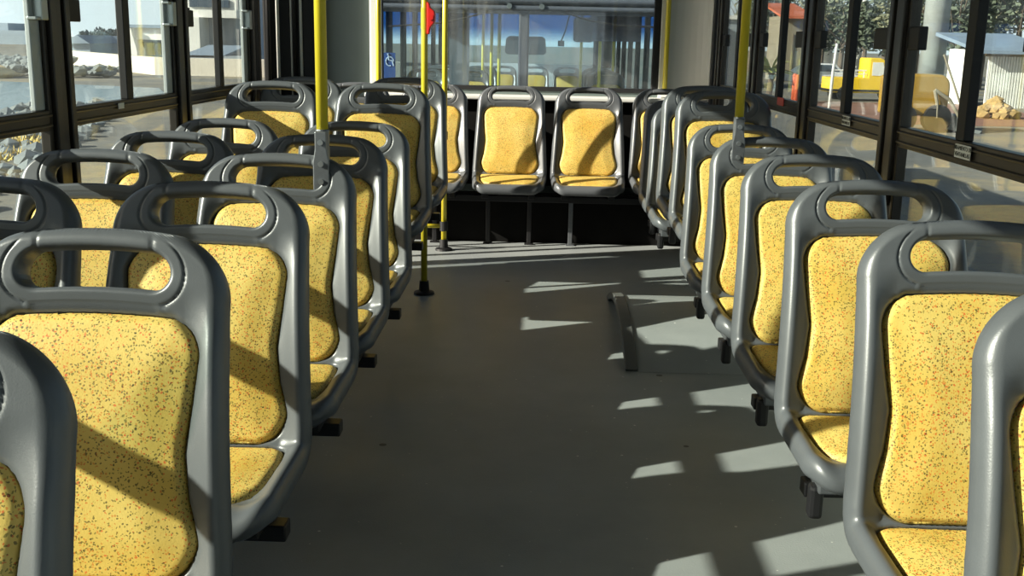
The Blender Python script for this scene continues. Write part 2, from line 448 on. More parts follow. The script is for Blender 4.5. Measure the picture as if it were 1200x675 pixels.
def cushion_mesh(name, hw, a, b, thick, crown):
    k = np.linspace(0, 1, 46); rows = a + (b - a) * (.5 - .5 * np.cos(np.pi * k))
    t = np.linspace(-1, 1, 41); U = np.sin(t * np.pi / 2)
    Sg = np.repeat(rows[:, None], len(U), 1); Xg = U[None, :] * hw(rows)[:, None]
    d = outline_dist(Xg, Sg, hw, a, b); nr, nc = Xg.shape
    edge = np.zeros((nr, nc), bool); edge[0] = edge[-1] = True; edge[:, 0] = edge[:, -1] = True; d[edge] = 0
    f = .003 + thick * q_(d / .018) + crown * smooth(0, .09, d)
    S2 = Sg + arch(Xg, Sg); c, n = curve(S2)
    base = .002
    pf = np.stack([Xg, c[..., 0] + n[..., 0] * f, c[..., 1] + n[..., 1] * f], -1)
    pb = np.stack([Xg, c[..., 0] + n[..., 0] * base, c[..., 1] + n[..., 1] * base], -1)
    V = [tuple(map(float, p)) for p in pf.reshape(-1, 3)] + [tuple(map(float, p)) for p in pb.reshape(-1, 3)]
    o = nr * nc; Fc = []
    for i in range(nr - 1):
        for j in range(nc - 1):
            q = [i * nc + j, i * nc + j + 1, (i + 1) * nc + j + 1, (i + 1) * nc + j]
            Fc.append(q); Fc.append([o + v for v in q[::-1]])
    ring = [(0, j) for j in range(nc)] + [(i, nc - 1) for i in range(1, nr)] + [(nr - 1, j) for j in range(nc - 2, -1, -1)] + [(i, 0) for i in range(nr - 2, 0, -1)]
    for (p, q) in zip(ring, ring[1:] + ring[:1]):
        A, B = p[0] * nc + p[1], q[0] * nc + q[1]; Fc.append([B, A, o + A, o + B])
    me = bpy.data.meshes.new(name); me.from_pydata(V, [], Fc)
    bm = bmesh.new(); bm.from_mesh(me); bmesh.ops.remove_doubles(bm, verts=bm.verts, dist=1e-6)
    bmesh.ops.recalc_face_normals(bm, faces=bm.faces); bm.to_mesh(me); bm.free()
    return me
ME_SHELL, ME_BACK, ME_SEAT = shell_mesh(), cushion_mesh('back_cushion', hw_back, BC0 + .002, BC1 - .002, .022, .010), cushion_mesh('seat_cushion', hw_seat, SC0 + .002, SC1 - .002, .022, .008)

def base_seat(label, cat='seat'):
    t = thing('bus_seat', label, cat)
    link('shell', ME_SHELL, 'shell', t, True)
    link('back_cushion', ME_BACK, 'cushion', t, True)
    link('seat_cushion', ME_SEAT, 'cushion', t, True)
    return t
def arm_fn(x0, x1):
    def f(bm): box(bm, x0, x1, -.30, -.25, .238, .275)
    return f
def plate(sx):
    return lambda bm: box(bm, sx - .022, sx + .022, -.36, -.18, .272, .318)
def stub(sx):
    def f(bm): box(bm, sx - .017, sx + .017, -.345, -.305, .20, .285)
    return f
def make_proto(arm, stub_x):
    t = base_seat('x')
    obj('support_arm', arm_fn(*arm), 'black_steel', t, bevel=.004)
    for sx in (-.15, .15): obj('mounting_plate', plate(sx), 'grey_steel' if stub_x and stub_x < 0 else 'black_steel', t, bevel=.004)
    if stub_x is not None: obj('bracket_end', stub(stub_x), 'black_steel', t, bevel=.010)
    return t
protoL = make_proto((-.25, .215), None); protoW = make_proto((-.26, .26), None); protoR = make_proto((-.19, .285), -.17)
protoB = base_seat('x'); [obj('mounting_plate', plate(sx), 'black_steel', protoB, bevel=.004) for sx in (-.15, .15)]

XL, XW, XR = -.740, -1.262, .852
LROWS = [1.16, 1.774, 2.405, 3.037, 3.668, 4.30]
RROWS = [1.515, 2.094, 2.726, 3.358, 3.99, 4.62]
GL, GW, GR, GB = 'seats of the left aisle column', 'seats of the left window column', 'seats of the right column', 'seats of the back row'
lab_L = ['grey bus seat cut off at the lower left corner, nearest of the left aisle seats',
         'large seat at lower left, second in the left aisle column, diagonal shadow on its back',
         'third left aisle seat from the front, between the large one and the pole seat',
         'left aisle seat with a yellow pole clamped to its grey handle',
         'left aisle seat directly behind the one carrying the clamped yellow pole',
         'rearmost of the low left aisle seats, just before the raised seats',
         'raised left aisle seat, front one of the two overlapping raised aisle seats',
         'raised left aisle seat furthest back, partly hidden, beside the yellow pole with red button']
lab_W = ['left window seat cut off by the left photo edge, nearest of the window column',
         'left window seat with its handle under the first dark window post, second from the front',
         'left window seat third from the front, below the small sticker on the window rail',
         'left window seat fourth from the front, yellow cushion showing through its handle',
         'raised left window seat with a shadow across its top, in front of the dark door',
         'raised left window seat furthest back, half hidden beside the front yellow pole']
lab_R = ['grey bus seat cut off at the lower right corner, nearest of the right column',
         'large seat at lower right, second from the front of the right column',
         'third seat from the front in the right column, grey stub hanging below its pan',
         'fourth seat from the front in the right column, just in front of the pole seat',
         'right column seat with a yellow pole clamped to its grey handle',
         'right column seat directly behind the one with the clamped yellow pole',
         'raised dark grey right seat with specks of light showing in its narrow handle slot',
         'raised right column seat behind the one with the lit handle slot, mostly hidden',
         'thin visible edge of a low right column seat behind the raised seats',
         'last seat of the right column, a thin dark edge beside the back row']
lab_B = ['back row seat at far left, hidden behind the raised left seats',
         'back row seat behind the thin yellow floor pole, second from left',
         'middle seat of the back row, fully sunlit yellow cushion',
         'back row seat right of the middle, half its yellow back in shadow',
         'back row seat at far right, dark, overlapped by the right column']
def place(proto, first, loc, label, group):
    if not first: return dup(proto, loc, label, group)
    proto.location = loc; proto['label'] = label; proto['group'] = group; return proto
DZ = .12
for i, y in enumerate(LROWS): place(protoL, i == 0, (XL, y, 0), lab_L[i], GL)
for i, y in enumerate((5.09, 5.945)): dup(protoL, (XL, y, DZ), lab_L[6 + i], GL)
for i, y in enumerate(LROWS[2:]): place(protoW, i == 0, (XW, y, 0), lab_W[i], GW)
for i, y in enumerate((5.09, 5.73)): dup(protoW, (XW, y, DZ), lab_W[4 + i], GW)
for i, y in enumerate(RROWS): place(protoR, i == 0, (XR, y, 0), lab_R[i], GR)
for i, (y, dz) in enumerate(((5.09, DZ), (5.66, DZ), (6.16, 0), (6.62, 0))): dup(protoR, (XR, y, dz), lab_R[6 + i], GR)
BX = [-1.218, -.706, -.194, .318, .830]
for i, x in enumerate(BX): place(protoB, i == 0, (x, 7.18, .04), lab_B[i], GB)

# bench frame below the back row
bf = thing('bench_frame', 'black steel frame with thin legs under the back row of seats', 'frame', (0, 6.95, 0))
obj('beam', lambda bm: box(bm, -1.46, 1.07, -.06, 0, .285, .325), 'black_steel', bf, bevel=.004)
for u in (510, 572, 620, 668):
    x = pxX(u, 6.97, 270)
    obj('leg', lambda bm, x=x: (box(bm, x - .014, x + .014, -.03, -.004, .0, .29), box(bm, x - .03, x + .03, -.045, .0, 0, .008)), 'grey_steel' if u == 668 else 'black_steel', bf, bevel=.003)

# ------------------------------------------------------------------ bus shell
XLW, XRW, YB, YF, ZC = -1.53, 1.14, 7.50, -3.0, 2.40
SILL, RB, RT, WT = .70, 1.003, 1.066, 2.20
struct(obj('floor', lambda bm: box(bm, XLW - .06, XRW + .06, YF, YB, -.06, 0), 'floor'))
struct(obj('ceiling', lambda bm: box(bm, XLW - .06, XRW + .06, YF, YB, ZC, ZC + .05), 'ceiling'))
DY0, DY1 = 5.74, 7.42
def wl(bm):
    box(bm, XLW - .06, XLW, YF, DY0 - .04, -.0, SILL); box(bm, XLW - .06, XLW, YF, YB, WT, ZC)
struct(obj('wall_left', wl, 'wall_grey'))
def wr(bm):
    box(bm, XRW, XRW + .06, YF, YB, 0, SILL); box(bm, XRW, XRW + .06, YF, YB, WT, ZC)
struct(obj('wall_right', wr, 'wall_grey'))
def wf(bm):
    box(bm, XLW, XRW, YF - .05, YF, 0, .75); box(bm, XLW, XRW, YF - .05, YF, 1.8, ZC)
    box(bm, XLW, XLW + .12, YF - .05, YF, .75, 1.8); box(bm, XRW - .12, XRW, YF - .05, YF, .75, 1.8)
struct(obj('wall_front', wf, 'wall_grey'))
# rear wall with the rear window opening
WX0, WX1, WZ0, WZ1 = -1.105, .80, .972, 1.85
def wb(bm):
    box(bm, XLW - .06, XRW + .06, YB, YB + .05, -.06, WZ0); box(bm, XLW - .06, XRW + .06, YB, YB + .05, WZ1, ZC)
    box(bm, XLW - .06, WX0, YB, YB + .05, WZ0, WZ1); box(bm, WX1, XRW + .06, YB, YB + .05, WZ0, WZ1)
struct(obj('wall_back', wb, 'wall_dark'))
struct(obj('trim_1', lambda bm: box(bm, WX0 - .075, WX0 + .005, YB - .05, YB, WZ0 - .02, WZ1), 'wall_white', bevel=.012), 'white strip at the left side of the rear window')
def corner(bm):
    pts = []
    for k in range(9):
        a = math.pi / 2 * k / 8
        pts.append((.855 + .27 * math.sin(a), YB - .002 - .17 * (1 - math.cos(a))))
    prism(bm, pts + [(1.138, YB - .17), (1.138, YB - .002)], 2, .93, ZC)
struct(obj('trim_2', corner, 'wall_white', smooth=False), 'pale grey rounded corner panel right of the rear window')
struct(obj('trim_3', lambda bm: box(bm, WX1 + .004, .862, YB - .02, YB, .93, ZC), 'wall_white', bevel=.004))
# ledge and black lower panel behind / below the back row
def ledge(bm):
    box(bm, -1.2, 1.12, 7.33, YB, .915, .945)
struct(obj('trim_4', ledge, 'wall_white', bevel=.008), 'pale ledge under the rear window')
struct(obj('trim_5', lambda bm: box(bm, XLW, XRW, 7.0, 7.04, 0, .33), 'black_panel'), 'black kick panel under the back row')
def holes(bm):
    for x in (-.45, .062, .575):
        box(bm, x - .05, x + .05, 7.36, 7.40, .62, .90)
struct(obj('trim_6', lambda bm: box(bm, XLW, XRW, 7.40, 7.44, .33, .912), 'black_panel'), 'dark panel behind the back row')
# rear window: gasket and pane
rw = sempty('window_1', (0, YB, 0))
def gasket(bm):
    g = .045
    box(bm, WX0, WX1, -.012, .03, WZ0, WZ0 + .03); box(bm, WX0, WX1, -.012, .03, WZ1 - .03, WZ1)
    box(bm, WX0, WX0 + .012, -.012, .03, WZ0, WZ1); box(bm, WX1 - g, WX1, -.012, .03, WZ0, WZ1)
obj('window_frame', gasket, 'black_rubber', rw, bevel=.006)
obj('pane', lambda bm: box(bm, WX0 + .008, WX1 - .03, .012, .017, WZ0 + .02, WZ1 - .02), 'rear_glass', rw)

# side windows
LP = [-2.95, -1.8, -.7, .38] + [3.385 + 1.165 * k for k in range(-1, 3)]        # post centres, left
RPO = [3.495 + 1.155 * k for k in range(-5, 4)]       # right
wn = 1; tn = 6
def post(x, y, sgn, z0=0., w=.085):
    """dark window post with vertical ribs; sgn = +1 inner side towards +x"""
    def f(bm):
        box(bm, min(x, x - sgn * .018), max(x, x - sgn * .018), y - w, y + w, SILL - .02, WT + .02)
        box(bm, min(x, x + sgn * .03), max(x, x + sgn * .03), y - w * .8, y - w * .25, SILL - .1, WT + .02)
        box(bm, min(x, x + sgn * .022), max(x, x + sgn * .022), y - w * .12, y + w * .3, SILL - .1, WT + .02)
        box(bm, min(x, x + sgn * .03), max(x, x + sgn * .03), y + w * .45, y + w * .85, SILL - .1, WT + .02)
    return f
def side_window(x, y0, y1, sgn, mull=0.):
    global wn
    wn += 1
    w = sempty('window_%d' % wn, (x, (y0 + y1) / 2, 0))
    h = (y1 - y0) / 2 - .085
    xo, xi = -sgn * .016, sgn * .016
    lo, hi = min(xo, xi), max(xo, xi)
    def fr(bm):
        box(bm, lo, hi, -h, h, RB, RT)                                            # middle rail
        box(bm, min(sgn * .016, sgn * .022), max(sgn * .016, sgn * .022), -h, h, RB + .012, RB + .02)
        box(bm, min(sgn * .016, sgn * .022), max(sgn * .016, sgn * .022), -h, h, RT - .02, RT - .012)
        box(bm, lo, hi, -h, h, SILL, SILL + .03); box(bm, lo, hi, -h, h, WT - .03, WT)
        for s in (-1, 1): box(bm, lo, hi, s * h - .012, s * h + .012, SILL, WT)
    obj('window_frame', fr, 'frame_dark', w, bevel=.003)
    obj('mullion', lambda bm: box(bm, -.014, .014, mull - .03, mull + .03, RT, WT - .03), 'black_rubber', w, bevel=.003)
    xa = -sgn * .012; xb = -sgn * .002
    obj('sliding_pane', lambda bm: box(bm, xa - .002, xa + .002, -h + .01, .02, RT - .005, WT - .02), 'glass', w)
    obj('sliding_pane', lambda bm: box(bm, xb - .002, xb + .002, -.02, h - .01, RT - .005, WT - .02), 'glass', w)
    obj('lower_pane', lambda bm: box(bm, xa - .002, xa + .002, -h + .01, h - .01, SILL + .02, RB + .005), 'glass', w)
    # black latch at one end, silver clip at the other
    a, b = (-.012, .016) if sgn > 0 else (-.016, .012)
    if sgn > 0:
        obj('latch', lambda bm: (box(bm, a, b, -h - .0, -h + .10, 1.335, 1.405), box(bm, a + .004, b - .004, -h + .03, -h + .07, 1.405, 1.415)), 'black_rubber', w, bevel=.004)
        obj('clip', lambda bm: (box(bm, .0, .034, h - .05, h - .005, 1.335, 1.43), box(bm, .0, .03, h - .08, h - .05, 1.335, 1.345), box(bm, 0, .03, h - .08, h - .05, 1.42, 1.43)), 'silver', w, bevel=.003)
        obj('sash_edge', lambda bm: box(bm, -.01, .006, h - .075, h - .012, RT, WT - .03), 'alu', w, bevel=.003)
    else:
        obj('latch', lambda bm: box(bm, a, b, -h, -h + .17, 1.30, 1.37), 'black_rubber', w, bevel=.004)
        obj('latch', lambda bm: box(bm, a, b, h - .10, h, 1.30, 1.37), 'black_rubber', w, bevel=.004)
    return w
for i, y in enumerate(LP):
    tn += 1; struct(obj('trim_%d' % tn, post(XLW, y, 1), 'frame_dark', bevel=.004))
    if i: side_window(XLW, LP[i - 1], y, 1, .33 if i == 4 else 0.)
for i, y in enumerate(RPO):
    tn += 1; struct(obj('trim_%d' % tn, post(XRW, y, -1), 'frame_dark', bevel=.004))
    if i: side_window(XRW, RPO[i - 1], y, -1)
# narrow last pane on the right and end post
wn += 1; w = sempty('window_%d' % wn, (XRW, 7.15, 0))
obj('pane', lambda bm: box(bm, .02, .024, -.11, .12, SILL, WT), 'glass', w)
obj('window_frame', lambda bm: (box(bm, -.012, .04, .1, .17, SILL, WT), box(bm, -.0, .04, -.11, .1, RB, RT)), 'black_rubber', w, bevel=.003)

# rear door opening on the left: its dark leaf folded inwards behind the last window seat
struct(obj('trim_60', lambda bm: (box(bm, XLW - .05, XLW + .03, 5.70, 5.755, 0, WT), box(bm, XLW - .05, XLW - .01, 5.845, 5.965, 0, WT), box(bm, XLW - .05, XLW + .03, 7.37, YB, 0, WT)), 'black_rubber', bevel=.006), 'black door posts at the left rear')
struct(obj('trim_61', lambda bm: box(bm, XLW - .04, XLW - .005, 6.13, 6.17, 0, WT), 'black_rubber'), 'slim black post in the rear door opening')
dr = sempty('door_1', (XLW, 5.88, 0))
obj('door_leaf', lambda bm: (box(bm, .03, .365, -.02, .02, .96, WT), box(bm, .03, .365, -.02, .02, .10, .22), box(bm, .03, .055, -.02, .02, .22, .96), box(bm, .34, .365, -.02, .02, .22, .96)), 'black_rubber', dr, bevel=.004)
obj('lower_pane', lambda bm: box(bm, .055, .34, -.002, .002, .22, .96), 'plain_glass', dr)
for u, wd in ((314.5, .007), (326.5, .018), (342.5, .013), (353.5, .016), (368, .009)):  # pale tubes added in place of slits showing daylight outside
    x = atY(u, 60, 5.86).x - XLW
    obj('trim_strip', lambda bm, x=x, wd=wd: tube(bm, [(x, -.026, .97), (x, -.026, WT)], wd / 2, 10), 'wall_white', dr, True)
for x in (.06, .2, .31): obj('rubber_seal', lambda bm, x=x: tube(bm, [(x, -.03, .97), (x, -.03, WT)], .012, 10), 'black_rubber', dr, True)

# wheel arch hump on the right with its edge trim
WA0, WA1, WH = 4.17, 5.46, .125
def arcpts(n=22, off=0.):
    c = (WA1 - WA0) / 2; rad = (c * c + WH * WH) / (2 * WH); yc = (WA0 + WA1) / 2; zc = WH - rad
    a = math.asin(c / rad); return [(yc + (rad + off) * math.sin(-a + 2 * a * k / n), max(0.001, zc + (rad + off) * math.cos(-a + 2 * a * k / n))) for k in range(n + 1)]
wa = sempty('floor_hump', (.395, 0, 0))
wa['label'] = 'low curved wheel arch hump beside the right seats'
obj('hump_cover', lambda bm: prism(bm, arcpts(), 0, .01, XRW - .395), 'floor', wa)
def edge(bm):
    o, i = arcpts(22, .012), arcpts(22, -.022)
    prism(bm, o + [(y, max(z, .001)) for y, z in i[::-1]], 0, -.022, .028)
obj('edge_trim', edge, M.setdefault('hump_trim', simple('grey_rubber_trim', rgb(98, 100, 98), .5)), wa, bevel=.004)

# ------------------------------------------------------------------ yellow poles
def pole(label, x, y, z0, z1, r=.0165, name='grab_pole'):
    t = thing(name, label, 'pole', (x, y, z0), 'yellow grab poles')
    obj('tube', lambda bm: tube(bm, [(0, 0, 0), (0, 0, z1 - z0)], r, 20), 'yellow_paint', t, True)
    return t
def bracket(t):
    def f(bm):
        prism(bm, [(-.023, -.005), (.023, -.005), (.023, .075), (.017, .11), (.017, .16), (-.017, .16), (-.017, .11), (-.023, .075)], 1, -.030, -.021)
        tube(bm, [(0, 0, .03), (0, 0, .165)], .0195, 18)
        box(bm, -.022, .022, -.024, -.005, .0, .075)
    obj('clamp_plate', f, 'grey_steel', t, False, bevel=.003)
    for z in (.02, .07, .13):
        obj('screw', lambda bm, z=z: tube(bm, [(0, -.030, z), (0, -.036, z)], .008, 12), 'screw', t)
p1 = pole('thick yellow pole clamped to a grey seat handle, left foreground', pxX(378.5, 3.01, 190), 3.01, .885, ZC); bracket(p1)
p2 = pole('thick yellow pole clamped to a grey seat handle, right side before the windows', pxX(864, 3.96, 170), 3.96, .885, ZC); bracket(p2)
p3 = pole('thin yellow pole against the white strip at the left of the rear window', -1.0, 6.66, 0, ZC)
p4 = pole('yellow pole with the red push button near its top', pxX(497, 5.45, 340), 5.45, 0, ZC)
p5 = pole('yellow floor pole in front of the back row, black clamp near its foot', pxX(520, 6.66, 292), 6.66, 0, ZC)
p6 = pole('yellow pole right of the rear window, against the pale corner panel', .845, YB - .045, .95, ZC)
def flange(bm): tube(bm, [(0, 0, .0), (0, 0, .012), (0, 0, .02), (0, 0, .07)], [.055, .052, .028, .024], 18)
for p in (p3, p4, p5): obj('base_flange', flange, 'black_rubber', p, False)
obj('clamp', lambda bm: tube(bm, [(0, 0, .125), (0, 0, .185)], .026, 16), 'black_rubber', p5)
obj('brace', lambda bm: tube(bm, [(-.02, 0, .155), (-.26, .02, .15)], .013, 12), 'yellow_paint', p5, True)
obj('clamp', lambda bm: tube(bm, [(0, 0, .70), (0, 0, .75)], .021, 16), 'black_rubber', p5)
obj('base_block', lambda bm: box(bm, -.03, .03, -.02, .045, .0, .04), 'wall_white', p6, bevel=.003)
# red stop button on its pole
sb = thing('stop_button', 'red stop button housing on the side of a yellow pole', 'button', (p4.location.x, 5.45, 1.405))
def hexa(bm):
    prism(bm, [(.014, -.075), (.024, -.078), (.030, -.045), (.050, -.02), (.054, .01), (.050, .035), (.030, .05), (.026, .07), (.014, .08)], 1, -.022, .022)
obj('housing', hexa, 'red_plastic', sb, bevel=.004)
obj('strap', lambda bm: tube(bm, [(0, 0, -.05), (0, 0, .05)], .0185, 18), 'yellow_paint', sb)
obj('push_knob', lambda bm: tube(bm, [(.032, -.02, .005), (.032, -.028, .005)], .014, 16), 'red_plastic', sb)

# ------------------------------------------------------------------ stickers on the window rails
def text_obj(body, size, loc, rot, mat, parent):
    cu = bpy.data.curves.new('lettering', 'FONT'); cu.body = body; cu.size = size; cu.align_x = 'CENTER'; cu.align_y = 'CENTER'
    cu.extrude = .0004; cu.materials.append(M[mat])
    tmp = bpy.data.objects.new('lettering_curve', cu); COL.objects.link(tmp)
    dg = bpy.context.evaluated_depsgraph_get(); me = bpy.data.meshes.new_from_object(tmp.evaluated_get(dg)); bpy.data.objects.remove(tmp)
    o = bpy.data.objects.new('lettering', me); COL.objects.link(o); o.location = loc; o.rotation_euler = rot; o.parent = parent
    return o
def rail_sticker(u, v, ln, ht, label, lines, mat='sticker', side=1):
    x = XRW - .024 if side > 0 else XLW + .024
    r = CR * ((u - 600) / F) - CU * ((v - 337.5) / F) + fwd
    k = x / r.x; y = r.y * k; z = H + r.z * k
    t = thing('sticker', label, 'sticker', (x, y, z))
    obj('label_plate', lambda bm: box(bm, -.0012, .0012, -ln / 2, ln / 2, -ht / 2, ht / 2), mat, t)
    for i, tx in enumerate(lines):
        text_obj(tx, ht * .44, (-.0016 * side, 0, ht * (.23 - .46 * i)), (R(90), 0, R(-90) if side > 0 else R(90)), 'ink', t)
rail_sticker(1128, 178, .105, .036, 'white two-line sticker on the right window rail, nearest the camera', ['MIRAMIENTO DE', 'VENTANILLAS'])
rail_sticker(991.5, 141.5, .10, .034, 'white two-line sticker on the right window rail, second from the camera', ['MIRAMIENTO DE', 'VENTANILLAS'])
rail_sticker(914.5, 119, .13, .036, 'small red sticker on the right window rail', [], 'red_sticker')
rail_sticker(142, 124, .05, .02, 'tiny pale sticker on the left window rail', [], 'sticker', -1)

# ------------------------------------------------------------------ the other bus behind the rear window
OB = 8.95
ob = thing('parked_bus', 'other bus parked close behind, its windscreen seen through the rear window', 'bus', (-.2, OB, -.9))
ZO = .9
M['bus_white'] = simple('bus_body_paint', rgb(190, 196, 200), .35)
M['bus_grey'] = simple('bus_front_grey', rgb(84, 90, 98), .4, noise=.08, nscale=4)
BL, BW = 9.3, 1.42
def g(z): return z + ZO
def shell_lower(bm):
    box(bm, -BW, BW, -.02, .04, .35, g(.80))
    box(bm, -BW, -BW + .06, .04, BL, .35, g(.72)); box(bm, BW - .06, BW, .04, BL, .35, g(.72)); box(bm, -BW, BW, BL - .06, BL, .35, g(.95))
    box(bm, -BW, BW, .04, BL, g(-.06), g(0))
obj('body', shell_lower, 'bus_white', ob)
def shell_roof(bm):
    box(bm, -BW, BW, .04, BL, g(2.05), g(2.15)); box(bm, -BW, -BW + .06, .04, BL, g(1.7), g(2.05)); box(bm, BW - .06, BW, .04, BL, g(1.7), g(2.05))
    box(bm, -BW, BW, BL - .06, BL, g(1.75), g(2.05))
obj('roof', shell_roof, 'bus_white', ob)
def pill(bm):
    for x in (-BW + .03, BW - .03):
        for k in range(9): box(bm, x - .03, x + .03, .06 + k * 1.15, .14 + k * 1.15, g(.7), g(1.75))
    box(bm, -BW, -1.05, BL - .06, BL, g(.9), g(1.8)); box(bm, 1.05, BW, BL - .06, BL, g(.9), g(1.8))
obj('window_pillars', pill, 'black_rubber', ob)
def header(bm):
    box(bm, -BW, BW, -.03, .05, g(1.52), g(2.15))
    for z, r in ((1.565, .022), (1.625, .028)): tube(bm, [(-BW, -.045, g(z)), (BW, -.045, g(z))], r, 14)
obj('header', header, 'bus_grey', ob, bevel=.0)
cx = pxX(613.5, OB, 60) + .2
obj('centre_post', lambda bm: box(bm, cx - .042, cx + .042, -.035, .05, g(.78), g(1.54)), M.setdefault('post_dark', simple('post_dark_grey', rgb(58, 64, 72), .4)), ob, bevel=.012)
obj('pillar', lambda bm: box(bm, -BW, -BW + .09, -.03, .06, g(.78), g(1.54)), 'bus_grey', ob, bevel=.01)
obj('pillar', lambda bm: box(bm, BW - .09, BW, -.03, .06, g(.78), g(1.54)), 'bus_grey', ob, bevel=.01)
M['windscreen2'] = M['windscreen']
wsA = obj('windscreen', lambda bm: box(bm, -BW + .08, cx - .04, .0, .006, .78, 1.54), 'windscreen', ob); wsA.location = (0, 0, ZO)
wsB = obj('windscreen', lambda bm: box(bm, cx + .04, BW - .08, .0, .006, .78, 1.54), 'windscreen', ob); wsB.location = (0, 0, ZO)
obj('rear_pane', lambda bm: box(bm, -1.05, 1.05, BL - .03, BL - .026, g(.95), g(1.75)), 'plain_glass', ob)
def wiper(u0, v0, pts, name='wiper'):
    P = [atY(u0, v0, OB - .05)] + [atY(u, v, OB - .035) for u, v in pts]
    off = Vector((-.2, OB, -.9))
    o = obj(name, lambda bm: tube(bm, [p - off for p in P], .007, 8), 'black_rubber', ob)
    obj('wiper_pivot', lambda bm: tube(bm, [P[0] - off + Vector((0, .04, 0)), P[0] - off + Vector((0, -.03, 0))], .022, 14), 'silver', ob)
wiper(597, 7, [(575, 13), (545, 21), (515, 27), (455, 31)])
wiper(635, 8, [(660, 14), (690, 24), (725, 30), (769, 32)])
# dashboard, partition, visors inside
obj('dashboard', lambda bm: box(bm, -BW + .08, BW - .08, .1, .6, g(.55), g(.83)), 'black_rubber', ob, bevel=.03)
px_ = pxX(539, 10.4, 50) + .2
obj('partition', lambda bm: box(bm, px_ - .10, px_ + .09, 1.42, 1.47, g(0), g(1.7)), M.setdefault('partition', simple('partition_grey', rgb(92, 100, 108), .5)), ob)
def mirror(bm):
    c = atY(616, 54, OB + .25) - Vector((-.2, OB, -.9))
    prism(bm, [(c.x - .155, c.z - .07), (c.x + .155, c.z - .07), (c.x + .175, c.z - .05), (c.x + .165, c.z + .06), (c.x + .14, c.z + .08), (c.x - .14, c.z + .08), (c.x - .165, c.z + .06), (c.x - .175, c.z - .05)], 1, c.y - .02, c.y + .02)
obj('interior_mirror', mirror, M.setdefault('mirror_back', simple('mirror_back', rgb(66, 76, 82), .4)), ob, bevel=.008)
def visor(bm):
    c = atY(684, 35, OB + .15) - Vector((-.2, OB, -.9)); box(bm, c.x - .085, c.x + .085, c.y - .04, c.y + .04, c.z - .10, c.z + .10)
obj('sun_visor', visor, M.setdefault('visor', simple('visor_navy', rgb(30, 36, 52), .5)), ob, bevel=.025)
def blind(bm):
    c = atY(720, 34, OB + .12) - Vector((-.2, OB, -.9)); box(bm, c.x - .2, c.x + .22, c.y - .004, c.y + .004, c.z - .10, c.z + .14)
obj('roller_blind', blind, M.setdefault('blind', simple('blind_grey', rgb(108, 112, 128), .7)), ob)
def cambox(bm):
    c = atY(657.5, 51, OB + .3) - Vector((-.2, OB, -.9)); box(bm, c.x - .027, c.x + .027, c.y - .03, c.y + .03, c.z - .024, c.z + .024)
    e = atY(668, 15, OB + .3) - Vector((-.2, OB, -.9)); d = atY(662, 38, OB + .3) - Vector((-.2, OB, -.9))
    tube(bm, [c + Vector((.0, 0, .02)), d, e], .006, 8)
obj('dash_camera', cambox, 'black_rubber', ob)
for u, y, lab in ((566, 13.4, 0), (576, 12.3, 0), (585, 11.6, 0), (681, 13.0, 0), (703, 12.4, 0), (719, 14.5, 0)):
    x = pxX(u, y, 60) + .2; obj('grab_pole', lambda bm, x=x, y=y: tube(bm, [(x, y - OB, g(0)), (x, y - OB, g(2.05))], .018, 12), 'yellow_paint', ob, True)
stk = atY(457, 77, OB - .012) - Vector((-.2, OB, -.9))
st = obj('accessibility_sticker', lambda bm: box(bm, stk.x - .055, stk.x + .045, stk.y - .003, stk.y + .003, stk.z - .105, stk.z + .105), 'blue_sticker', ob)
def ring(bm):
    pts = [(stk.x + .032 * math.cos(a), stk.y - .006, stk.z + .035 + .036 * math.sin(a)) for a in [R(k * 15) for k in range(20)]]
    tube(bm, pts, .0045, 6); tube(bm, [(stk.x - .012, stk.y - .006, stk.z + .085), (stk.x - .008, stk.y - .006, stk.z + .045), (stk.x + .02, stk.y - .006, stk.z + .04), (stk.x + .032, stk.y - .006, stk.z + .0)], .006, 6)
    tube(bm, [(stk.x - .015, stk.y - .006, stk.z + .098), (stk.x - .012, stk.y - .006, stk.z + .09)], .009, 8)
obj('emblem', ring, 'pale_ink', st)
# its wheels
for y in (2.2, 7.2):
    for x in (-BW + .15, BW - .15):
        obj('wheel', lambda bm, x=x, y=y: tube(bm, [(x - .12, y, .42), (x + .12, y, .42)], .42, 28), 'black_rubber', ob)
GO = 'seats inside the parked bus behind'
k = 0
nm = ['first', 'second', 'third', 'fourth']
for i, y in enumerate((12.7, 13.7, 14.7)):
    dup(protoB, (-.82, y, .0), 'hazy seat in the parked bus, %s of its left aisle seats' % nm[i], GO)
    dup(protoB, (-1.34, y - .1, .0), 'hazy seat in the parked bus behind, %s of its left outer seats' % nm[i], GO)
    dup(protoB, (.75, y, .0), 'hazy seat in the parked bus behind, %s of its right seats' % nm[i], GO)
for i, x in enumerate((-.62, -.11, .41)):
    dup(protoB, (x, 17.4, -.05), 'tiny hazy seat at the far end of the parked bus, %s' % ('left of the windscreen post', 'behind the windscreen post', 'right of the windscreen post')[i], GO)

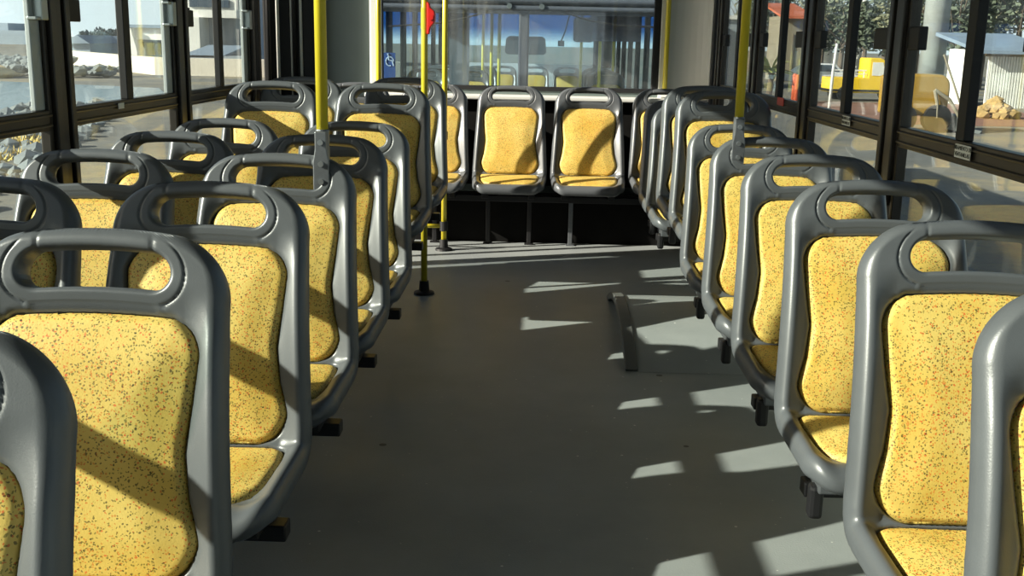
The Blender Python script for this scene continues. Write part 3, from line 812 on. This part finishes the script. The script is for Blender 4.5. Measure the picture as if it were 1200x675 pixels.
# ------------------------------------------------------------------ outdoors
ZG = -.9
def env_mats():
    mt, nt, out = newmat('asphalt_and_earth')
    b = N(nt, 'ShaderNodeBsdfPrincipled'); b.inputs['Roughness'].default_value = .9
    tc = N(nt, 'ShaderNodeTexCoord')
    n1 = N(nt, 'ShaderNodeTexNoise'); n1.inputs['Scale'].default_value = .22; n1.inputs['Detail'].default_value = 9; n1.inputs['Roughness'].default_value = .7
    L(nt, tc.outputs['Object'], n1.inputs['Vector'])
    cr = N(nt, 'ShaderNodeValToRGB'); e = cr.color_ramp.elements
    e[0].position = .36; e[0].color = rgb(98, 100, 98); e[1].position = .62; e[1].color = rgb(146, 136, 110)
    x = e.new(.5); x.color = rgb(118, 117, 110)
    L(nt, n1.outputs['Fac'], cr.inputs[0])
    n2 = N(nt, 'ShaderNodeTexNoise'); n2.inputs['Scale'].default_value = 6; n2.inputs['Detail'].default_value = 5; L(nt, tc.outputs['Object'], n2.inputs['Vector'])
    mr = N(nt, 'ShaderNodeMapRange'); mr.inputs['To Min'].default_value = .7; mr.inputs['To Max'].default_value = 1.2; L(nt, n2.outputs['Fac'], mr.inputs[0])
    sc = N(nt, 'ShaderNodeVectorMath', operation='SCALE'); L(nt, cr.outputs[0], sc.inputs[0]); L(nt, mr.outputs[0], sc.inputs['Scale'])
    L(nt, sc.outputs[0], b.inputs['Base Color']); L(nt, b.outputs[0], out.inputs[0]); M['ground'] = mt
    mt, nt, out = newmat('rippled_water')
    b = N(nt, 'ShaderNodeBsdfPrincipled'); b.inputs['Roughness'].default_value = .18; b.inputs['Base Color'].default_value = rgb(128, 150, 160)
    tc = N(nt, 'ShaderNodeTexCoord'); nz = N(nt, 'ShaderNodeTexNoise'); nz.inputs['Scale'].default_value = .9; nz.inputs['Detail'].default_value = 6; nz.inputs['Roughness'].default_value = .7
    L(nt, tc.outputs['Object'], nz.inputs['Vector']); bp = N(nt, 'ShaderNodeBump'); bp.inputs['Strength'].default_value = .8; bp.inputs['Distance'].default_value = .25
    L(nt, nz.outputs['Fac'], bp.inputs['Height']); L(nt, bp.outputs[0], b.inputs['Normal']); L(nt, b.outputs[0], out.inputs[0]); M['water'] = mt
env_mats()
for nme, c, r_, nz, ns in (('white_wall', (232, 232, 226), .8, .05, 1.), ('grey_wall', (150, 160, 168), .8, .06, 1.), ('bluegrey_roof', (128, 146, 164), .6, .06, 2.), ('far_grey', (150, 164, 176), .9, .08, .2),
                       ('rock', (120, 128, 130), .9, .25, 1.5), ('gravel', (196, 172, 122), .95, .2, 2.), ('quay', (222, 214, 198), .8, .06, 1.), ('dirt', (134, 96, 78), .95, .2, 1.), ('earth', (176, 148, 96), .95, .25, 2.),
                       ('truck_yellow', (238, 200, 24), .35, .04, 3.), ('machine_yellow', (164, 128, 40), .5, .08, 3.), ('corrugated', (226, 228, 220), .5, .08, 3.), ('orange', (206, 96, 58), .6, .05, 3.),
                       ('roof_tile', (196, 106, 72), .8, .1, 2.), ('beige', (146, 138, 118), .8, .06, 1.), ('bark', (110, 98, 84), .9, .2, 4.), ('leaf_dark', (92, 102, 84), .7, .3, 2.), ('leaf_olive', (124, 125, 96), .7, .3, 2.),
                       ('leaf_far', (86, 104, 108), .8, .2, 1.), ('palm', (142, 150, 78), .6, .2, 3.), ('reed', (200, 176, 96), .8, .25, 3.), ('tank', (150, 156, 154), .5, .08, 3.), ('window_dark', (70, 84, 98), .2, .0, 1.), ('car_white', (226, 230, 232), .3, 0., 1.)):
    M[nme] = simple(nme, rgb(*c), r_, noise=nz, nscale=ns)
gr = struct(obj('ground', lambda bm: box(bm, -400, 400, -60, 600, ZG - .3, ZG), 'ground'))
def water(bm):
    prism(bm, [(-90, -30), (-15, -30), (-12.5, 27), (-13.5, 39), (-16, 45), (-24, 48), (-90, 50)], 2, ZG, ZG + .02)
struct(obj('water', water, 'water'), 'pale grey river water beyond the left windows')
def px_box(bm, u0, u1, v0, v1, y, depth, zfloor=None):
    a, b = atY(u0, v1, y), atY(u1, v0, y)
    box(bm, a.x, b.x, y, y + depth, a.z if zfloor is None else zfloor, b.z)
def rock_blob(bm, c, s, seg=1):
    r = bmesh.ops.create_icosphere(bm, subdivisions=seg, radius=1)
    for v in r['verts']:
        n = v.co.copy(); k = 1 + random.uniform(-.25, .25)
        v.co = Vector((c[0] + n.x * s[0] * k, c[1] + n.y * s[1] * k, c[2] + n.z * s[2] * k))
# gravel bank and riprap across the water
def bank(bm):
    for i in range(30):
        x = -27 - i * .9 + random.uniform(-.3, .3); rock_blob(bm, (x, 53 + random.uniform(-2, 3), ZG), (1.5, 2.6, .45 + random.random() * .2), 2)
tag(obj('gravel_bank', bank, 'gravel', None, True), 'yellow gravel bank across the water', 'gravel', None, 'stuff')
def riprap(bm):
    for i in range(420):
        t = random.random(); x = -29 - 20 * t; y = 63 + random.uniform(-3.5, 5); z = ZG + .1 + (y - 59.5) * .06
        s = random.uniform(.2, .5); rock_blob(bm, (x, y, z), (s, s * .9, s * .65), 1)
    for i in range(70):
        x = random.uniform(-27.5, -22.0); y = 56 + random.uniform(-2, 2) - (x + 27) * .2; s = random.uniform(.2, .42); rock_blob(bm, (x, y, ZG + .2 + random.random() * .3), (s, s, s * .6), 1)
tag(obj('riprap', riprap, 'rock'), 'grey boulders along the far shore', 'rocks', None, 'stuff')
def quay(bm):
    P = [(-36, 80), (-29, 70), (-21.5, 60), (-16, 60), (-8, 62)]
    for (x0, y0), (x1, y1) in zip(P, P[1:]):
        vs = []
        for (x, y) in ((x0, y0), (x1, y1)):
            for dy, z in ((0, ZG), (0, ZG + .95), (1.2, ZG + .95), (1.2, ZG)): vs.append(bm.verts.new((x, y + dy, z)))
        for i in range(4): bm.faces.new((vs[i], vs[(i + 1) % 4], vs[4 + (i + 1) % 4], vs[4 + i]))
        bm.faces.new(vs[:4]); bm.faces.new(vs[4:][::-1])
tag(obj('quay_wall', quay, 'quay'), 'long pale low wall along the shore beyond the left windows', 'wall')
def building(label, parts):
    t = thing('building', label, 'building')
    for nme, fn, mat in parts: obj(nme, fn, mat, t)
    return t
building('low white building with thick flat roof across the water', [
    ('upper_wall', lambda bm: px_box(bm, 146, 196, 32, 46, 100, 12), 'white_wall'),
    ('roof', lambda bm: px_box(bm, 143, 198, 29.5, 32, 99.6, 13), 'bluegrey_roof'),
    ('lower_wall', lambda bm: px_box(bm, 156, 196, 46, 76, 101.5, 8, ZG), 'grey_wall'),
    ('buttress', lambda bm: prism(bm, [(atY(146, 33, 99.5).x, atY(146, 33, 99.5).z), (atY(153, 33, 99.5).x, atY(153, 33, 99.5).z), (atY(161, 60, 99.5).x, atY(161, 60, 99.5).z), (atY(161, 62, 99.5).x, ZG), (atY(146, 62, 99.5).x, ZG)], 1, 99.4, 103), 'white_wall'),
    ('window', lambda bm: px_box(bm, 179, 188, 49, 65, 101.35, .2), 'window_dark'),
    ('window', lambda bm: px_box(bm, 164, 168, 49, 66, 101.35, .2), 'window_dark')])
building('tall white building with a band of windows, behind the left sliding window', [
    ('upper_wall', lambda bm: px_box(bm, 214, 275, -40, 20, 88, 14), 'white_wall'),
    ('window_band', lambda bm: px_box(bm, 222, 268, 0, 8, 87.85, .3), 'window_dark'),
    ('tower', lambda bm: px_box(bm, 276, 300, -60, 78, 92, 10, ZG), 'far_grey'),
    ('wing', lambda bm: px_box(bm, 213, 233, 20, 46, 87, 12, ZG), 'white_wall'),
    ('lower_wall', lambda bm: px_box(bm, 233, 276, 20, 78, 89.5, 10, ZG), 'grey_wall'),
    ('window', lambda bm: px_box(bm, 236, 240, 23, 30, 89.4, .2), 'window_dark')])
building('blue grey metal shed below the tall white building', [
    ('wall', lambda bm: px_box(bm, 217, 283, 66, 80, 76, 6, ZG), 'grey_wall'),
    ('roof', lambda bm: prism(bm, [(76, atY(217, 64, 76).z), (82, atY(217, 52, 82).z), (82, atY(217, 54, 82).z), (76, atY(217, 67, 76).z)], 0, atY(214, 60, 76).x, atY(262, 60, 76).x), 'bluegrey_roof')])
building('small cream house among trees on the far shore', [
    ('wall', lambda bm: px_box(bm, 106, 138, 47, 64, 128, 8, ZG), 'quay'),
    ('roof', lambda bm: prism(bm, [(atY(104, 48, 128).x, atY(104, 48, 128).z), (atY(122, 42, 128).x, atY(122, 42, 128).z), (atY(140, 48, 128).x, atY(140, 48, 128).z)], 1, 127.5, 137), 'bluegrey_roof')])
building('grey gabled shed at the far shore, left of the cream house', [
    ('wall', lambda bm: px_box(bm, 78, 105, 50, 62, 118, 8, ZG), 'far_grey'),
    ('roof', lambda bm: prism(bm, [(atY(76, 51, 118).x, atY(76, 51, 118).z), (atY(92, 41, 118).x, atY(92, 41, 118).z), (atY(107, 51, 118).x, atY(107, 51, 118).z)], 1, 117.5, 127), 'bluegrey_roof')])
building('long hazy grey building on the far left shore', [
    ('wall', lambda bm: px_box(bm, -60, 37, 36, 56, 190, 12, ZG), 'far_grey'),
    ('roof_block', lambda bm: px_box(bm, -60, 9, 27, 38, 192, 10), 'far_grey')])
def foliage(bm, c, rad, n, s):
    for i in range(n):
        while True:
            p = Vector((random.uniform(-1, 1), random.uniform(-1, 1), random.uniform(-1, 1)))
            if p.length <= 1: break
        p = Vector(c) + Vector((p.x * rad[0], p.y * rad[1], p.z * rad[2]))
        a = Vector((random.gauss(0, 1), random.gauss(0, 1), random.gauss(0, 1))).normalized(); b = a.orthogonal().normalized()
        k = s * random.uniform(.6, 1.3)
        vs = [bm.verts.new(p + a * k), bm.verts.new(p + b * k * .5), bm.verts.new(p - a * k), bm.verts.new(p - b * k * .5)]
        bm.faces.new(vs)
def tree(label, x, y, h, rad, mat, n=420, s=.3, group='trees beyond the bus', bare=False):
    t = thing('tree', label, 'tree', (x, y, ZG), group)
    def tr(bm):
        tube(bm, [(0, 0, 0), (.05 * h * .3, 0, h * .35), (0, 0, h * .8)], [h * .03 + .04, h * .022 + .03, .03], 8)
        for i in range(7):
            a = random.uniform(0, 6.28); z = h * random.uniform(.3, .6)
            tube(bm, [(0, 0, z), (math.cos(a) * rad * .5, math.sin(a) * rad * .5, z + h * .18), (math.cos(a) * rad * .8, math.sin(a) * rad * .8, z + h * .34)], [.06, .035, .012], 6)
    obj('trunk', tr, 'bark', t)
    def cr(bm):
        for i in range(5):
            a = random.uniform(0, 6.28); rr = rad * random.uniform(.1, .55)
            foliage(bm, (math.cos(a) * rr, math.sin(a) * rr, h * random.uniform(.5, .8)), (rad * .6, rad * .6, h * .24), n // 5, s)
    obj('crown', cr, mat, t)
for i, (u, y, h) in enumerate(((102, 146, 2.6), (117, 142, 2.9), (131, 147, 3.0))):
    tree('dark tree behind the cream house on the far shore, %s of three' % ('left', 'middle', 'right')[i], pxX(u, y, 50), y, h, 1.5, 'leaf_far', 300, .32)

# right side
building('white corrugated shack with sloping blue grey roof, right edge', [
    ('corrugated_wall', lambda bm: [box(bm, atY(1156, 90, 44).x + i * .11, atY(1156, 90, 44).x + i * .11 + .06, 43.94, 44.02, ZG, atY(1160, 66, 44).z) for i in range(28)] + [px_box(bm, 1156, 1230, 66, 120, 44, .1, ZG)], 'corrugated'),
    ('side_wall', lambda bm: px_box(bm, 1138, 1152, 58, 120, 45, 3, ZG), 'white_wall'),
    ('roof', lambda bm: prism(bm, [(43.4, atY(1160, 63, 44).z), (48.5, atY(1160, 49, 44).z + .25), (48.5, atY(1160, 49, 44).z + .4), (43.4, atY(1160, 62, 44).z + .1)], 0, atY(1142, 60, 44).x, atY(1240, 60, 44).x), 'bluegrey_roof'),
    ('lower_beam', lambda bm: px_box(bm, 1156, 1230, 62, 66, 43.9, .2), 'beige')])
def heap(bm):
    for i in range(110):
        a = random.uniform(0, 6.28); r_ = random.random(); c = atY(1166, 128, 37)
        k_ = random.uniform(.08, .2); rock_blob(bm, (c.x + math.cos(a) * r_ * .75, 37 + math.sin(a) * r_ * .6, ZG + .05 + (1 - r_) * .5), (k_ * 1.3, k_, k_), 1)
tag(obj('rubble_heap', heap, 'earth'), 'yellowish heap of earth and rubble in front of the white shack', 'heap', None, 'stuff')
# yellow pickup truck
tk = thing('pickup_truck', 'bright yellow pickup truck parked beyond the right windows', 'truck', (pxX(1020, 47, 100), 47, ZG))
def tk_body(bm):
    prism(bm, [(-1.7, .35), (1.75, .35), (1.75, .95), (1.5, 1.02), (.95, 1.05), (.75, 1.12), (.55, 1.75), (.35, 1.84), (-.1, 1.84), (-.12, 1.0), (-1.7, 1.0)], 1, -.0, 1.6)
obj('body', tk_body, 'truck_yellow', tk, bevel=.05)
obj('window', lambda bm: prism(bm, [(.02, 1.1), (.62, 1.1), (.46, 1.66), (.02, 1.66)], 1, -.02, 0), M.setdefault('pale_window', simple('pale_window', rgb(225, 228, 220), .2)), tk)
def rack(bm):
    for x in (-1.6, -1.15, -.7, -.3): tube(bm, [(x, .05, 1.0), (x, .05, 1.3)], .025, 6)
    tube(bm, [(-1.65, .05, 1.3), (-.2, .05, 1.3)], .03, 6); tube(bm, [(-1.65, .05, 1.15), (-.2, .05, 1.15)], .02, 6)
obj('rack', rack, 'white_wall', tk)
for x in (-1.05, 1.15):
    obj('wheel', lambda bm, x=x: tube(bm, [(x, -.05, .33), (x, .18, .33)], .33, 20), 'black_rubber', tk)
    obj('wheel', lambda bm, x=x: tube(bm, [(x, 1.42, .33), (x, 1.65, .33)], .33, 20), 'black_rubber', tk)
obj('bumper', lambda bm: box(bm, -1.8, 1.85, -.03, 1.63, .42, .5), 'black_rubber', tk)
# yellow loader
ld = thing('wheel_loader', 'dull yellow wheel loader with rounded bonnet and pale lifting arm', 'machine', (pxX(1085, 30, 110), 30, ZG))
def bon(bm):
    pts = [(-.95, .45), (.62, .45), (.66, 1.0)] + [(.36 + .3 * math.cos(R(a)), 1.22 + .34 * math.sin(R(a))) for a in range(0, 91, 15)] + [(-.3, 1.56), (-.95, 1.5)]
    prism(bm, pts, 1, 0, 1.1)
obj('bonnet', bon, 'machine_yellow', ld, bevel=.06)
def arm(bm):
    tube(bm, [(.2, -.1, 1.15), (.62, -.1, .9), (1.0, -.1, .35)], .05, 8); tube(bm, [(.35, -.08, 2.1), (.75, -.08, 1.2), (1.15, -.08, .3)], .03, 8)
    tube(bm, [(.2, -.1, 1.15), (.3, -.1, .8), (.32, -.1, .4)], .05, 8)
obj('lifting_arm', arm, 'beige', ld)
obj('bucket', lambda bm: prism(bm, [(.9, .05), (1.5, .0), (1.55, .08), (1.05, .15), (1.0, .5), (.9, .45)], 1, -.2, 1.2), 'tank', ld)
for x in (-.6, .35):
    obj('wheel', lambda bm, x=x: tube(bm, [(x, -.14, .38), (x, .18, .38)], .38, 20), 'black_rubber', ld)
tag(obj('storage_silo', lambda bm: tube(bm, [(0, 0, 0), (0, 0, 7.5), (0, 0, 8.2)], [.55, .55, .2], 24), 'tank', None, True, 0, (pxX(1098, 50, 20), 50, ZG)), 'tall grey cylindrical silo behind the yellow loader', 'silo')
tag(obj('marker_post', lambda bm: tube(bm, [(0, 0, 0), (.03, 0, 1.5), (.08, 0, 2.35)], [.05, .045, .04], 10), 'white_wall', None, True, 0, (pxX(971.5, 34, 125), 34, ZG)), 'thin white post standing in the yard', 'post')
for i, u in enumerate((934, 941.5)):
    tag(obj('bollard', lambda bm: tube(bm, [(0, 0, 0), (0, 0, 1.15), (0, 0, 1.2)], [.09, .09, .05], 12), 'orange', None, True, 0, (pxX(u, 42, 100), 42 + i * 1.5, ZG)), ('left', 'right')[i] + ' one of two orange posts beyond the right windows', 'post', 'orange posts')
for i, (u0, u1) in enumerate(((967, 981), (1005, 1015))):
    tag(obj('white_mast', lambda bm: tube(bm, [(0, 0, 0), (0, 0, 4.2), (.15, 0, 9)], [(u1 - u0) * .02, (u1 - u0) * .03, (u1 - u0) * .036], 10), 'white_wall', None, True, 0, (pxX((u0 + u1) / 2, 90, 20), 90, ZG)), ('thicker', 'thinner')[i] + ' of two white masts above the hedge', 'mast', 'white masts')
building('beige house with a red tiled roof beyond the right windows', [
    ('wall', lambda bm: px_box(bm, 919, 950, 18, 84, 72, 6, ZG), 'beige'),
    ('roof', lambda bm: prism(bm, [(71.4, atY(930, 19, 72).z), (78, atY(930, 4, 78).z), (78, atY(930, 6, 78).z), (71.4, atY(930, 22, 72).z)], 0, atY(914, 20, 72).x, atY(954, 20, 72).x), 'roof_tile'),
    ('door', lambda bm: px_box(bm, 926, 931, 40, 84, 71.9, .2, ZG), 'bark')])
building('white block seen past the right rear corner', [
    ('wall', lambda bm: px_box(bm, 848, 866, 22, 74, 60, 5, ZG), 'grey_wall'),
    ('parapet', lambda bm: px_box(bm, 834, 868, 18, 22, 59.8, 5.4), 'white_wall'),
    ('side_wall', lambda bm: px_box(bm, 834, 842, 24, 74, 59, 6, ZG), 'white_wall')])
car = thing('car', 'white car parked far off beyond the right windows', 'car', (pxX(966, 62, 90), 62, ZG))
obj('body', lambda bm: prism(bm, [(-1.9, .3), (1.9, .3), (1.9, .75), (1.1, .85), (.6, 1.35), (-.9, 1.38), (-1.6, .9), (-1.9, .85)], 1, 0, 1.6), 'car_white', car, bevel=.05)
obj('window', lambda bm: prism(bm, [(-1.2, .92), (.85, .92), (.5, 1.28), (-.85, 1.3)], 1, -.02, 0), 'window_dark', car)
for x in (-1.15, 1.2): obj('wheel', lambda bm, x=x: tube(bm, [(x, -.04, .31), (x, .16, .31)], .31, 18), 'black_rubber', car)
tl = [(962, 86, 5.6, 'leaf_olive'), (985, 72, 4.4, 'leaf_dark'), (1012, 84, 5.2, 'leaf_olive'), (1035, 71, 4.6, 'leaf_dark'), (1072, 63, 5.4, 'leaf_olive'), (1122, 56, 5.0, 'leaf_dark'), (1150, 66, 5.8, 'leaf_olive'), (1190, 56, 5.6, 'leaf_dark'), (905, 88, 7., 'leaf_dark'), (880, 98, 7., 'leaf_olive')]
tn_ = ['olive tree left of the white mast', 'dark tree behind the thin white post', 'olive tree above the yellow pickup bed', 'dark tree behind the cab of the yellow pickup', 'olive tree behind the yellow loader', 'dark tree right of the grey silo', 'olive tree over the left end of the white shack', 'dark tree behind the roof of the white shack', 'dark tree left of the beige house', 'olive tree seen left of the palm']
for (u, y, h, mt), lb in zip(tl, tn_): tree(lb + ' beyond the right windows', pxX(u, y, 60), y, h + 1.2, 2.6, mt, 1500, .2)
pm = thing('palm', 'small palm with yellow green fronds beyond the right windows', 'palm', (pxX(903, 44, 80), 44, ZG))
obj('trunk', lambda bm: tube(bm, [(0, 0, 0), (.05, 0, 1.2)], [.14, .1], 10), 'bark', pm)
def frond(bm):
    for i in range(16):
        a = i * 2.4; rr = random.uniform(1.0, 1.5); el = random.uniform(.1, 1.3)
        c = Vector((math.cos(a) * math.cos(el), math.sin(a) * math.cos(el), math.sin(el))); s = c.cross(Vector((0, 0, 1))).normalized()
        P = [Vector((0, 0, 1.2)) + c * rr * t - Vector((0, 0, .5 * t * t)) for t in (0, .3, .6, .85, 1)]
        wv = [.03, .14, .16, .1, .01]; prev = None
        for p, w_ in zip(P, wv):
            cur = (bm.verts.new(p + s * w_), bm.verts.new(p + Vector((0, 0, .03))), bm.verts.new(p - s * w_))
            if prev: bm.faces.new((prev[0], prev[1], cur[1], cur[0])); bm.faces.new((prev[1], prev[2], cur[2], cur[1]))
            prev = cur
obj('fronds', frond, 'palm', pm)
struct(obj('dirt_ground', lambda bm: prism(bm, [(8.5, 33), (16.5, 33), (19, 46), (10, 46)], 2, ZG, ZG + .012), 'dirt'), 'bare reddish earth in the yard')
def stones(bm):
    for i in range(420):
        y = random.uniform(9, 34); x = -3.2 - y * .29 - random.random() ** 1.5 * 3.2; sz = random.uniform(.06, .26)
        rock_blob(bm, (x, y, ZG + sz * .2), (sz, sz, sz * .7), 1)
tag(obj('shore_stones', stones, 'rock'), 'grey stones on the near bank below the left windows', 'stones', None, 'stuff')
def reeds(bm):
    for i in range(1500):
        y = random.uniform(10, 30); c = round(y / 2.7) * 2.7; y = c + random.gauss(0, .4); x = -3.6 - y * .3 - random.random() * 1.6; h = random.uniform(.05, .22)
        a = random.uniform(0, 3.14); d = Vector((math.cos(a), math.sin(a), 0)) * .03; t = Vector((random.uniform(-.12, .12), random.uniform(-.12, .12), h))
        b = Vector((x, y, ZG)); vs = [bm.verts.new(b - d), bm.verts.new(b + d), bm.verts.new(b + t)]; bm.faces.new(vs)
tag(obj('dry_grass', reeds, 'reed'), 'dry yellow grass on the bank below the left windows', 'grass', None, 'stuff')

# ------------------------------------------------------------------ light
sd = bpy.data.lights.new('sun', 'SUN'); sd.energy = 7.0; sd.angle = R(.53); sd.color = (1, .93, .80)
so = bpy.data.objects.new('sun', sd); COL.objects.link(so)
so.rotation_euler = Vector((1, .38, -.5)).to_track_quat('-Z', 'Y').to_euler()
so.location = (-10, -5, 8)
w = bpy.data.worlds.new('sky'); scene.world = w; w.use_nodes = True; nt = w.node_tree
bg = nt.nodes['Background']
sky = N(nt, 'ShaderNodeTexSky'); sky.sky_type = 'NISHITA'; sky.sun_disc = False; sky.sun_elevation = R(25); sky.sun_rotation = R(249); sky.air_density = 1.2; sky.dust_density = 2.0
tc = N(nt, 'ShaderNodeTexCoord'); sx = N(nt, 'ShaderNodeSeparateXYZ'); L(nt, tc.outputs['Generated'], sx.inputs[0])
mr = N(nt, 'ShaderNodeMapRange'); mr.inputs['From Min'].default_value = .05; mr.inputs['From Max'].default_value = .11; mr.inputs['To Min'].default_value = .95; mr.inputs['To Max'].default_value = 0
mr.interpolation_type = 'SMOOTHSTEP'
L(nt, sx.outputs['Z'], mr.inputs[0])
sc_ = N(nt, 'ShaderNodeVectorMath', operation='SCALE'); sc_.inputs['Scale'].default_value = .075; L(nt, sky.outputs[0], sc_.inputs[0])
mx = N(nt, 'ShaderNodeMix', data_type='RGBA'); mx.inputs[7].default_value = (.70, .80, .83, 1)
L(nt, mr.outputs[0], mx.inputs[0]); L(nt, sc_.outputs[0], mx.inputs[6]); L(nt, mx.outputs[2], bg.inputs[0]); bg.inputs[1].default_value = 1.0

scene.view_settings.view_transform = 'Standard'; scene.view_settings.look = 'None'
scene.view_settings.gamma = 1; scene.view_settings.use_curve_mapping = False; scene.view_settings.exposure = 0.6
try:
    scene.cycles.transparent_max_bounces = 40; scene.cycles.max_bounces = 10; scene.cycles.diffuse_bounces = 5; scene.cycles.glossy_bounces = 5
    scene.cycles.use_denoising = True; scene.cycles.denoiser = 'OPENIMAGEDENOISE'
    scene.cycles.sample_clamp_indirect = 6
except Exception as ex: print(ex)
